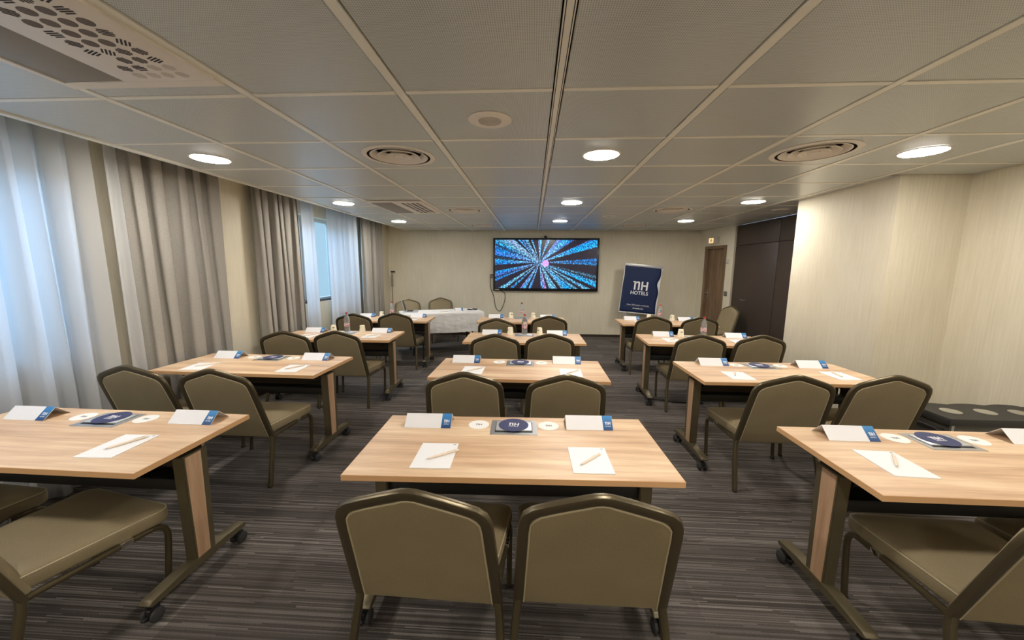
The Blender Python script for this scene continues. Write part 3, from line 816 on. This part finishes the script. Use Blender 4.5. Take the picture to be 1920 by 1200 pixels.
# ------------------------------------------------------------------ things on the tables
LOGO_CARD = logo_nh(.0165, 'ink_white'); LOGO_DISC = logo_nh(.032, 'ink_white'); LOGO_PAD = logo_nh(.007, 'ink_grey'); LOGO_COAST = logo_nh(.019, 'ink_grey')
HOT_CARD = text_mesh('HOTELS', .008, 'ink_white'); HOT_DISC = text_mesh('HOTELS', .014, 'ink_white')
def make_card():
    root = link('tent_card', None)
    hw, fy, by, az, tk = .1235, -.060, .060, .056, .0012
    def leaf(x0, x1, pushed=0., front=True):
        y0 = fy if front else by
        n_ = Vector((0, -az, 0-0)) 
        d = Vector((0, -y0, az)).normalized(); nn = Vector((0, -d.z, d.y)) if front else Vector((0, d.z, -d.y))
        if front and nn.y > 0: nn = -nn
        a_ = Vector((0, y0, 0)); b_ = Vector((0, 0, az)); L = []
        for x in (x0, x1):
            L.append([Vector((x, 0, 0))+a_+nn*pushed, Vector((x, 0, 0))+b_+nn*pushed, Vector((x, 0, 0))+b_+nn*(pushed-tk), Vector((x, 0, 0))+a_+nn*(pushed-tk)])
        return L, d, nn
    L, d, nn = leaf(-hw, hw); link('front_leaf', setmat(to_mesh(rings(new_bm(), L), 'front_leaf'), 'card_white'), root)
    L2, _, _ = leaf(-hw, hw, 0., False); link('back_leaf', setmat(to_mesh(rings(new_bm(), L2), 'back_leaf'), 'card_white'), root)
    L3, _, _ = leaf(hw-.052, hw-.001, .0006)
    bb = link('blue_band', setmat(to_mesh(rings(new_bm(), L3), 'blue_band'), 'card_blue'), root)
    ang = math.atan2(az, -fy)
    for me, t_ in ((LOGO_CARD, .48), (HOT_CARD, .27)):
        p = Vector((hw-.026, fy, 0)) + d*(Vector((0, -fy, az)).length*t_) + nn*.0008
        link('print', me, bb, p, (ang, 0, 0))
    return root
def make_pad():
    root = link('notepad', None)
    link('sheets', boxm('sheets', 'paper', -.0865, .0865, -.1115, .1115, 0, .004), root)
    link('print', LOGO_PAD, root, (.070, .098, .0041))
    return root
def make_pen():
    root = link('pen', None)     # lies along local x, tip at -x
    z = .0062
    bm = new_bm(); lathe(bm, [(.0035, -.060), (.0048, -.050), (.0055, -.02), (.0058, .05), (.0058, .072)], 12, cx=0, cy_=z, axis='X'); link('barrel', setmat(to_mesh(bm, 'barrel', True), 'kraft_pen'), root)
    bm = new_bm(); lathe(bm, [(.0008, -.072), (.0014, -.066), (.0034, -.060)], 10, cx=0, cy_=z, axis='X'); link('tip', setmat(to_mesh(bm, 'tip', True), 'steel'), root)
    bm = new_bm(); lathe(bm, [(.0060, .072), (.0060, .080), (.0030, .082), (.0030, .088)], 10, cx=0, cy_=z, axis='X'); link('button', setmat(to_mesh(bm, 'button', True), 'coaster_white'), root)
    link('clip', boxm('clip', 'coaster_white', .030, .076, -.002, .002, z+.0055, z+.0085), root)
    return root
def make_coaster():
    root = link('coaster', None)
    link('card', setmat(to_mesh(lathe(new_bm(), [(.055, 0), (.055, .0018)], 36), 'card'), 'coaster_white'), root)
    link('print', LOGO_COAST, root, (0, 0, .0018)); return root
def make_disc():
    root = link('navy_disc', None)
    link('mat', setmat(to_mesh(lathe(new_bm(), [(.079, 0), (.080, .0008), (.079, .002)], 40), 'mat', True), 'navy_print'), root)
    link('print', LOGO_DISC, root, (0, .006, .002)); link('print', HOT_DISC, root, (0, -.020, .0021)); return root
def make_cup():
    root = link('paper_cup', None)   # upside down
    bm = new_bm(); lathe(bm, [(.0385, 0), (.041, .0015), (.041, .004), (.0385, .005), (.029, .088), (.028, .090), (.0275, .0885), (.0, .0885)], 28, cap1=False); link('wall', setmat(to_mesh(bm, 'wall', True), 'cup_paper'), root)
    bm = new_bm(); lathe(bm, [(.0286, .0885), (.0300, .0892), (.0296, .0915), (.0272, .0915), (.0272, .0885)], 28, cap0=False, cap1=False); link('foot_rim', setmat(to_mesh(bm, 'foot_rim', True), 'cup_paper'), root)
    link('mark', boxm('mark', 'ink_dark', -.012, .012, -.0345, -.0315, .058, .066), root)
    return root
def make_bottle(cap):
    root = link('water_bottle', None)
    pr = [(.026, 0), (.034, .003), (.0355, .012), (.034, .03), (.0355, .05), (.034, .07), (.034, .125), (.0355, .14), (.0355, .16), (.033, .18), (.025, .20), (.016, .216), (.0125, .224), (.0125, .236)]
    link('body', setmat(to_mesh(lathe(new_bm(), pr, 28), 'body', True), 'pet_clear'), root)
    link('label', setmat(to_mesh(lathe(new_bm(), [(.0346, .074), (.0348, .075), (.0348, .122), (.0346, .123)], 28, cap0=False, cap1=False), 'label', True), 'bottle_label'), root)
    link('cap', setmat(to_mesh(lathe(new_bm(), [(.0145, .234), (.0150, .236), (.0150, .250), (.0135, .253)], 20), 'cap', True), cap), root)
    return root
def place(proto, st, loc, rz, label, cat, group):
    o = proto if not st['used'] else copy_tree(proto); st['used'] = True
    o.location = loc; o.rotation_euler = (0, 0, rz); o['label'] = label; o['category'] = cat; o['group'] = group; return o
ST = {n: {'used': False} for n in ('card', 'pad', 'pen', 'coaster', 'disc', 'cup', 'bot', 'bot2')}
card0, pad0, pen0, coaster0, disc0, cup0, bot0, bot1 = make_card(), make_pad(), make_pen(), make_coaster(), make_disc(), make_cup(), make_bottle('cap_red'), make_bottle('cap_dark_red')
CARDX = {'C1':(-.458,.400),'C2':(-.482,.411),'C3':(-.410,.406),'C4':(-.430,.43),'L1':(-.462,.485),'L2':(-.412,.428),'L3':(-.412,.442),'L4':(-.42,.44),'R1':(-.424,.462),'R2':(-.392,.425),'R3':(-.393,.47),'R4':(-.452,.405)}
CARDY = {'C1':(.147,.155),'L1':(.13,.153),'R1':(.150,.170),'L2':(.127,.135),'C2':(.139,.174),'R2':(.165,.130)}
PEN = {'C1L':(-.320,-.147,34.6),'C1R':(.342,-.163,44.4),'L1R':(.400,-.085,66),'R1L':(-.425,-.055,52),'L2R':(.42,-.13,58),'L2L':(-.37,-.13,48),'R2L':(-.37,-.11,62),'R2R':(.45,-.08,80)}
PADP = {'C1L':(-.348,-.137,0),'C1R':(.345,-.152,-.5),'L1R':(.381,-.097,3),'L1L':(-.47,-.12,0),'R1L':(-.437,-.062,-3),'R1R':(.36,-.08,0),'L2L':(-.398,-.152,8),'L2R':(.414,-.137,4),'C2L':(-.38,-.09,0),'C2R':(.42,-.10,0),'R2L':(-.36,-.133,-3),'R2R':(.459,-.09,0)}
for k in TB:
    for si, sd in enumerate('LR'):
        wd2 = ('left', 'right')[si]; tn = tname(k)
        p, a = on_table(k, CARDX[k][si], CARDY.get(k, (.16, .16))[si]+.060, .0012)
        place(card0, ST['card'], p, a, 'white folded name card with blue band, %s place, %s' % (wd2, tn), 'name card', 'tent name cards')
        q = PADP.get(k+sd, ((-.37, .40)[si], -.06, (2, -2)[si])); p, a = on_table(k, q[0], q[1])
        place(pad0, ST['pad'], p, a+math.radians(q[2]), 'white notepad at the %s place of the %s' % (wd2, tn), 'notepad', 'white notepads')
        q = PEN.get(k+sd, (q[0]+.01, q[1]+.005, 45)); p, a = on_table(k, q[0], q[1], .004)
        place(pen0, ST['pen'], p, a+math.radians(q[2]), 'beige pen on the notepad, %s place, %s' % (wd2, tn), 'pen', 'beige pens')
        if k[1] in '12':
            p, a = on_table(k, (-.19, .186)[si], .20)
            place(coaster0, ST['coaster'], p, a, 'round white coaster on the %s side of the %s' % (wd2, tn), 'coaster', 'white coasters')
        elif (k, sd) not in (('R3', 'R'), ('L4', 'R')):
            p, a = on_table(k, (-.18, .19)[si], .20)
            place(cup0, ST['cup'], p, a+random.uniform(-1.2, 1.2), 'upturned cream paper cup on the %s side of the %s' % (wd2, tn), 'cup', 'paper cups')
    if k[1] in '12':
        p, a = on_table(k, -.002, .188, .0075)
        place(disc0, ST['disc'], p, a+math.radians(random.uniform(-6, 4)), 'round navy disc with white logo on the %s' % tname(k), 'mat', 'navy logo discs')
    else:
        lx = {'R3': .085, 'R4': -.012}.get(k, 0.)
        p, a = on_table(k, lx, .19, .0076 if abs(lx) < .06 else 0.)
        nm = 'bot2' if k in ('C4',) else 'bot'
        place(bot1 if nm == 'bot2' else bot0, ST[nm], p, a+random.uniform(0, 3), 'clear plastic water bottle standing on the %s' % tname(k), 'bottle', 'water bottles')

# ------------------------------------------------------------------ head table with white cloth
ha = math.radians(25); ce, se = math.cos(ha), math.sin(ha)
FR = Vector((-.90, 6.81)); HLn, HDp, HZ = 1.46, .60, .745
ctr = FR - Vector((ce, se))*HLn/2 + Vector((-se, ce))*HDp/2
ht = thing('trestle_table', 'black-legged trestle table under the white cloth', 'table', (ctr.x, ctr.y, 0), ha)
link('tabletop', boxm('tabletop', 'dark_panel', -HLn/2+.01, HLn/2-.01, -HDp/2+.01, HDp/2-.01, HZ-.03, HZ-.002), ht)
for sx in (-1, 1):
    for sy_ in (-1, 1):
        bm = new_bm(); tube(bm, [(sx*(HLn/2-.22), sy_*.20, HZ-.03), (sx*(HLn/2-.18), sy_*.24, 0)], .014); link('leg', setmat(to_mesh(bm, 'leg', True), 'black_metal'), ht)
    bm = new_bm(); tube(bm, [(sx*(HLn/2-.20), -.22, .30), (sx*(HLn/2-.20), .22, .30)], .010); link('stretcher', setmat(to_mesh(bm, 'stretcher', True), 'black_metal'), ht)
def cloth_mesh():
    bm = new_bm(); n = 240; loops = []
    per = 2*(HLn+HDp)
    def pt(s):
        s = s % per; hx, hy = HLn/2, HDp/2
        if s < HLn: return -hx+s, -hy, (0, -1)
        s -= HLn
        if s < HDp: return hx, -hy+s, (1, 0)
        s -= HDp
        if s < HLn: return hx-s, hy, (0, 1)
        s -= HLn; return -hx, hy-s, (-1, 0)
    def corner(s):
        x, y, _ = pt(s); dx, dy = HLn/2-abs(x), HDp/2-abs(y); return math.exp(-(max(dx, dy)/.09)**1.3)
    hem = .36
    for lev in range(10):
        L = []
        for i in range(n):
            s = per*i/n; x, y, nr = pt(s); cc = corner(s)
            ox, oy = nr
            if cc > .05:
                v_ = Vector((x/(HLn/2)*cc**.5*(abs(y) > HDp/2-.2) + nr[0]*(1-cc), y/(HDp/2)*cc**.5*(abs(x) > HLn/2-.2) + nr[1]*(1-cc)))
                if v_.length > 1e-4: v_.normalize(); ox, oy = v_.x, v_.y
            if lev == 0: L.append((x*.99, y*.985, HZ+.001)); continue
            t_ = (lev-1)/8
            drop = hem*t_; fold = .018*t_*math.sin(s*17+2*math.sin(s*5)) + .010*t_*math.sin(s*41)
            outw = .006 + .05*cc*t_ + .5*abs(fold)*.6 + .006*math.sin(9*t_+s*3) *t_
            sagz = -.012*t_*math.sin(s*9) - .05*cc*t_
            L.append((x+ox*outw, y+oy*outw, HZ+.001-.004*(lev == 1)-drop+sagz*.5))
        loops.append(L)
    rings(bm, loops[::-1], cap0=False, cap1=True); return setmat(to_mesh(bm, 'tablecloth', True, 70), 'table_linen')
cl = thing('tablecloth', 'white linen cloth draped over the table by the screen wall', 'tablecloth', (ctr.x, ctr.y, 0), ha, me=cloth_mesh())
def on_head(lx, ly, dz=.0015):
    return (ctr.x+ce*lx-se*ly, ctr.y+se*lx+ce*ly, HZ+dz)
lp = thing('laptop', 'open silver laptop on the white-clothed table', 'laptop', on_head(-.52, .10), math.radians(104))
link('base', boxm('base', 'laptop_silver', -.16, .16, -.11, .11, 0, .014, bev=.004), lp)
link('keyboard', boxm('keyboard', 'black_plastic', -.14, .14, -.02, .09, .014, .0145), lp)
sc_ = link('screen', None, lp, (0, .11, .014), (math.radians(-14), 0, 0))
link('lid', boxm('lid', 'laptop_silver', -.16, .16, 0, .008, 0, .215, bev=.003), sc_)
link('display', boxm('display', 'tv_bezel', -.15, .15, -.001, 0, .012, .205), sc_)
cd_ = copy_tree(card0); cd_.location = on_head(.33, .0); cd_.rotation_euler = (0, 0, ha); cd_.scale = (.6, .8, .9); cd_['label'] = 'small white and navy folded card on the white cloth'; cd_['category'] = 'name card'
pd_ = copy_tree(pad0); pd_.location = on_head(-.05, .02); pd_.rotation_euler = (0, 0, ha+.15); pd_['label'] = 'white notepad lying on the white-clothed table'
pn_ = copy_tree(pen0); pn_.location = on_head(.02, -.12); pn_.rotation_euler = (0, 0, ha-.1); pn_['label'] = 'pen lying near the front edge of the white cloth'
for lx, ly, lab in ((.55, .02, 'small black remote on the white cloth beside the card'), (.655, .03, 'small black remote on the white cloth at its right end')):
    t = thing('remote', lab, 'remote', on_head(lx, ly), ha+.5)
    link('casing', boxm('casing', 'black_plastic', -.025, .025, -.05, .05, 0, .022, bev=.007), t)
    link('buttons', boxm('buttons', 'ink_grey', -.010, .010, -.03, .02, .022, .0235), t)

# ------------------------------------------------------------------ screen wall
tv = thing('wall_display', 'large wall-mounted screen showing a blue bursting picture', 'screen', (.28, YB, 1.035))
TVW, TVH = 2.335, 1.165
link('casing', boxm('casing', 'tv_bezel', -TVW/2, TVW/2, -.075, -.02, 0, TVH, bev=.006), tv)
link('bracket', boxm('bracket', 'black_metal', -.5, .5, -.02, 0, .3, .85), tv)
pm = boxm('picture', 'tv_picture', -TVW/2+.045, TVW/2-.045, -.003, 0, -(TVH-.10)/2, (TVH-.10)/2)
link('picture', pm, tv, (0, -.0745, TVH/2+.012))
link('badge', boxm('badge', 'switch_white', -TVW/2+.035, -TVW/2+.135, -.0762, -.0748, .022, .036), tv)
wc = thing('webcam', 'small black camera on top of the wall screen', 'camera', (.27, YB-.045, 1.035+TVH))
link('body', boxm('body', 'black_plastic', -.028, .028, -.025, .02, 0, .055, bev=.006), wc)
bm = new_bm(); lathe(bm, [(.012, 0), (.012, .006), (.009, .008)], 14); me = setmat(to_mesh(bm, 'lens', True), 'tv_bezel'); link('lens', me, wc, (0, -.024, .03), (PI/2, 0, 0))
cbl = thing('cable', 'thin dark cable looping down the wall left of the screen', 'cable', (0, 0, 0))
bm = new_bm(); tube(bm, spline([(-.80, YB-.03, 1.06), (-.64, YB-.012, .98), (-.63, YB-.01, .82), (-.70, YB-.01, .62), (-.76, YB-.01, .565), (-.84, YB-.01, .66), (-.88, YB-.01, .90), (-.955, YB-.012, 1.10), (-.955, YB-.02, 1.34), (-.93, YB-.04, 1.375)], 8), .006, 6)
link('cord', setmat(to_mesh(bm, 'cord', True), 'black_plastic'), cbl)
for z in (1.39, 1.335):
    link('plug', boxm('plug', 'black_plastic', -.965, -.885, YB-.055, YB-.035, z-.008, z+.008, bev=.003), cbl)
# pole in the corner
po = thing('hook_pole', 'slim grey pole with hooked top in the window-side corner', 'pole', (-3.22, YB-.06, 0))
bm = new_bm(); tube(bm, [(0, 0, 0), (0, .02, 1.43)], .010); link('rod', setmat(to_mesh(bm, 'rod', True), 'grille_grey'), po)
link('grip', boxm('grip', 'grille_grey', -.018, .018, -.01, .04, 1.10, 1.38, bev=.006), po)
link('hook', boxm('hook', 'black_plastic', -.02, .075, .0, .03, 1.43, 1.46, bev=.006), po)

# flip chart with navy banner
fc = thing('banner_stand', 'navy hotel banner hung askew on a white flip-chart easel', 'banner', (2.33, 8.10, 0))
brd = link('board', None, fc, (-.02, 0, 1.10), (0, math.radians(5.2), 0))
BW, BH = .79, 1.03
link('panel', boxm('panel', 'paper', -BW/2, BW/2, 0, .02, -BH/2, BH/2), brd)
link('clamp_bar', boxm('clamp_bar', 'aluminium_light', -BW/2-.005, BW/2+.005, -.018, .022, BH/2-.03, BH/2+.02, bev=.004), brd)
bm = new_bm(); nx, nz = 16, 24; G = []
for i in range(nx+1):
    cc = []
    for j in range(nz+1):
        u, v_ = i/nx, j/nz
        pinch = .055*math.exp(-((v_-.66)/.13)**2)+.015*math.sin(v_*7)
        lft = -BW/2+.008 + .010*math.exp(-((v_-.8)/.1)**2); rgt = BW/2-.012-pinch*1.3
        cc.append(bm.verts.new((lft+(rgt-lft)*u, -.006-.012*math.exp(-((u-.85)/.12)**2)*math.exp(-((v_-.75)/.2)**2)-.004*math.sin(9*u+5*v_)**2, -BH/2+.025+(BH-.06)*v_)))
    G.append(cc)
for i in range(nx):
    for j in range(nz): bm.faces.new((G[i][j], G[i+1][j], G[i+1][j+1], G[i][j+1]))
bn = link('banner', setmat(to_mesh(bm, 'banner', True, 80), 'banner_navy'), brd)
md = bn.modifiers.new('thickness', 'SOLIDIFY'); md.thickness = .002; md.offset = 0
def on_banner(me, x, z): link('print', me, bn, (x, -.0155, z), (PI/2, 0, 0))
on_banner(logo_nh(.185, 'ink_white', .001), -.02, .085)
on_banner(text_mesh('HOTELS', .105, 'ink_white', bold=.0015), -.02, -.075)
on_banner(text_mesh('Over 370 hotels worldwide', .042, 'ink_white'), -.01, -.335)
on_banner(text_mesh('nh-hotels.com', .040, 'ink_white', bold=.0008), .0, -.405)
link('rule', boxm('rule', 'ink_grey', -.30, .28, -.0155, -.0150, -.370, -.367), bn)
for x0, y0, x1, y1 in ((-.25, .03, -.34, -.02), (.25, .03, .34, -.02), (0, .03, 0, .26)):
    bm = new_bm(); tube(bm, [(x0, y0, 1.10), (x1, y1, 0)], .013); link('leg', setmat(to_mesh(bm, 'leg', True), 'aluminium'), fc)

# ------------------------------------------------------------------ bin with three lids, right wall
bn_ = thing('waste_bin', 'low black-topped bin with three round grey lids by the wall', 'bin', (3.16, 2.70, 0))
TZB = .58
link('body', boxm('body', 'bin_grey', -.30, .42, -.145, .135, .02, TZB-.045, bev=.01), bn_)
for x0, x1 in ((-.30, -.285), ):
    link('corner_post', boxm('corner_post', 'aluminium', x0-.003, x1, -.149, -.135, .03, TZB-.045), bn_)
# scalloped top
bm = new_bm(); pts = [(-.345, -.175), (.46, -.175), (.47, -.165), (.47, .10)]
for k in range(31):
    u = k/30; x = .47-u*.80; pts.append((x, .125+.028*abs(math.sin(PI*u*3.0))-.02*(u < .05)))
pts += [(-.345, .10)]
rings(bm, [[(x, y, TZB-.045) for x, y in pts], [(x, y, TZB-.012) for x, y in pts], [(x*.985, y*.97, TZB) for x, y in pts]])
link('top', setmat(to_mesh(bm, 'top', True, 50), 'bin_black'), bn_)
for x in (-.185, .045, .275):
    link('lid', setmat(to_mesh(lathe(new_bm(), [(.056, TZB), (.056, TZB+.003), (.051, TZB+.005), (.0, TZB+.003)], 28, cx=x, cy_=-.02, cap1=False), 'lid', True), 'bin_lid'), bn_)
bm = new_bm(); tube(bm, spline([(-.30, -.10, .47), (-.335, -.10, .475), (-.338, 0, .475), (-.335, .09, .475), (-.30, .09, .47)], 5), .011); link('handle', setmat(to_mesh(bm, 'handle', True), 'black_plastic'), bn_)

# power lead on the carpet by the third wall-side table
pc = thing('power_lead', 'black power lead with adapter on carpet under third wall-side table', 'cable', (1.50, 4.33, 0))
bm = new_bm(); tube(bm, spline([(-.10, .05, .006), (.05, .02, .006), (.20, -.03, .006), (.36, -.05, .006)], 6), .006, 6); link('cord', setmat(to_mesh(bm, 'cord', True), 'black_plastic'), pc)
link('adapter', boxm('adapter', 'black_plastic', .35, .50, -.085, -.02, 0, .035, bev=.006), pc)
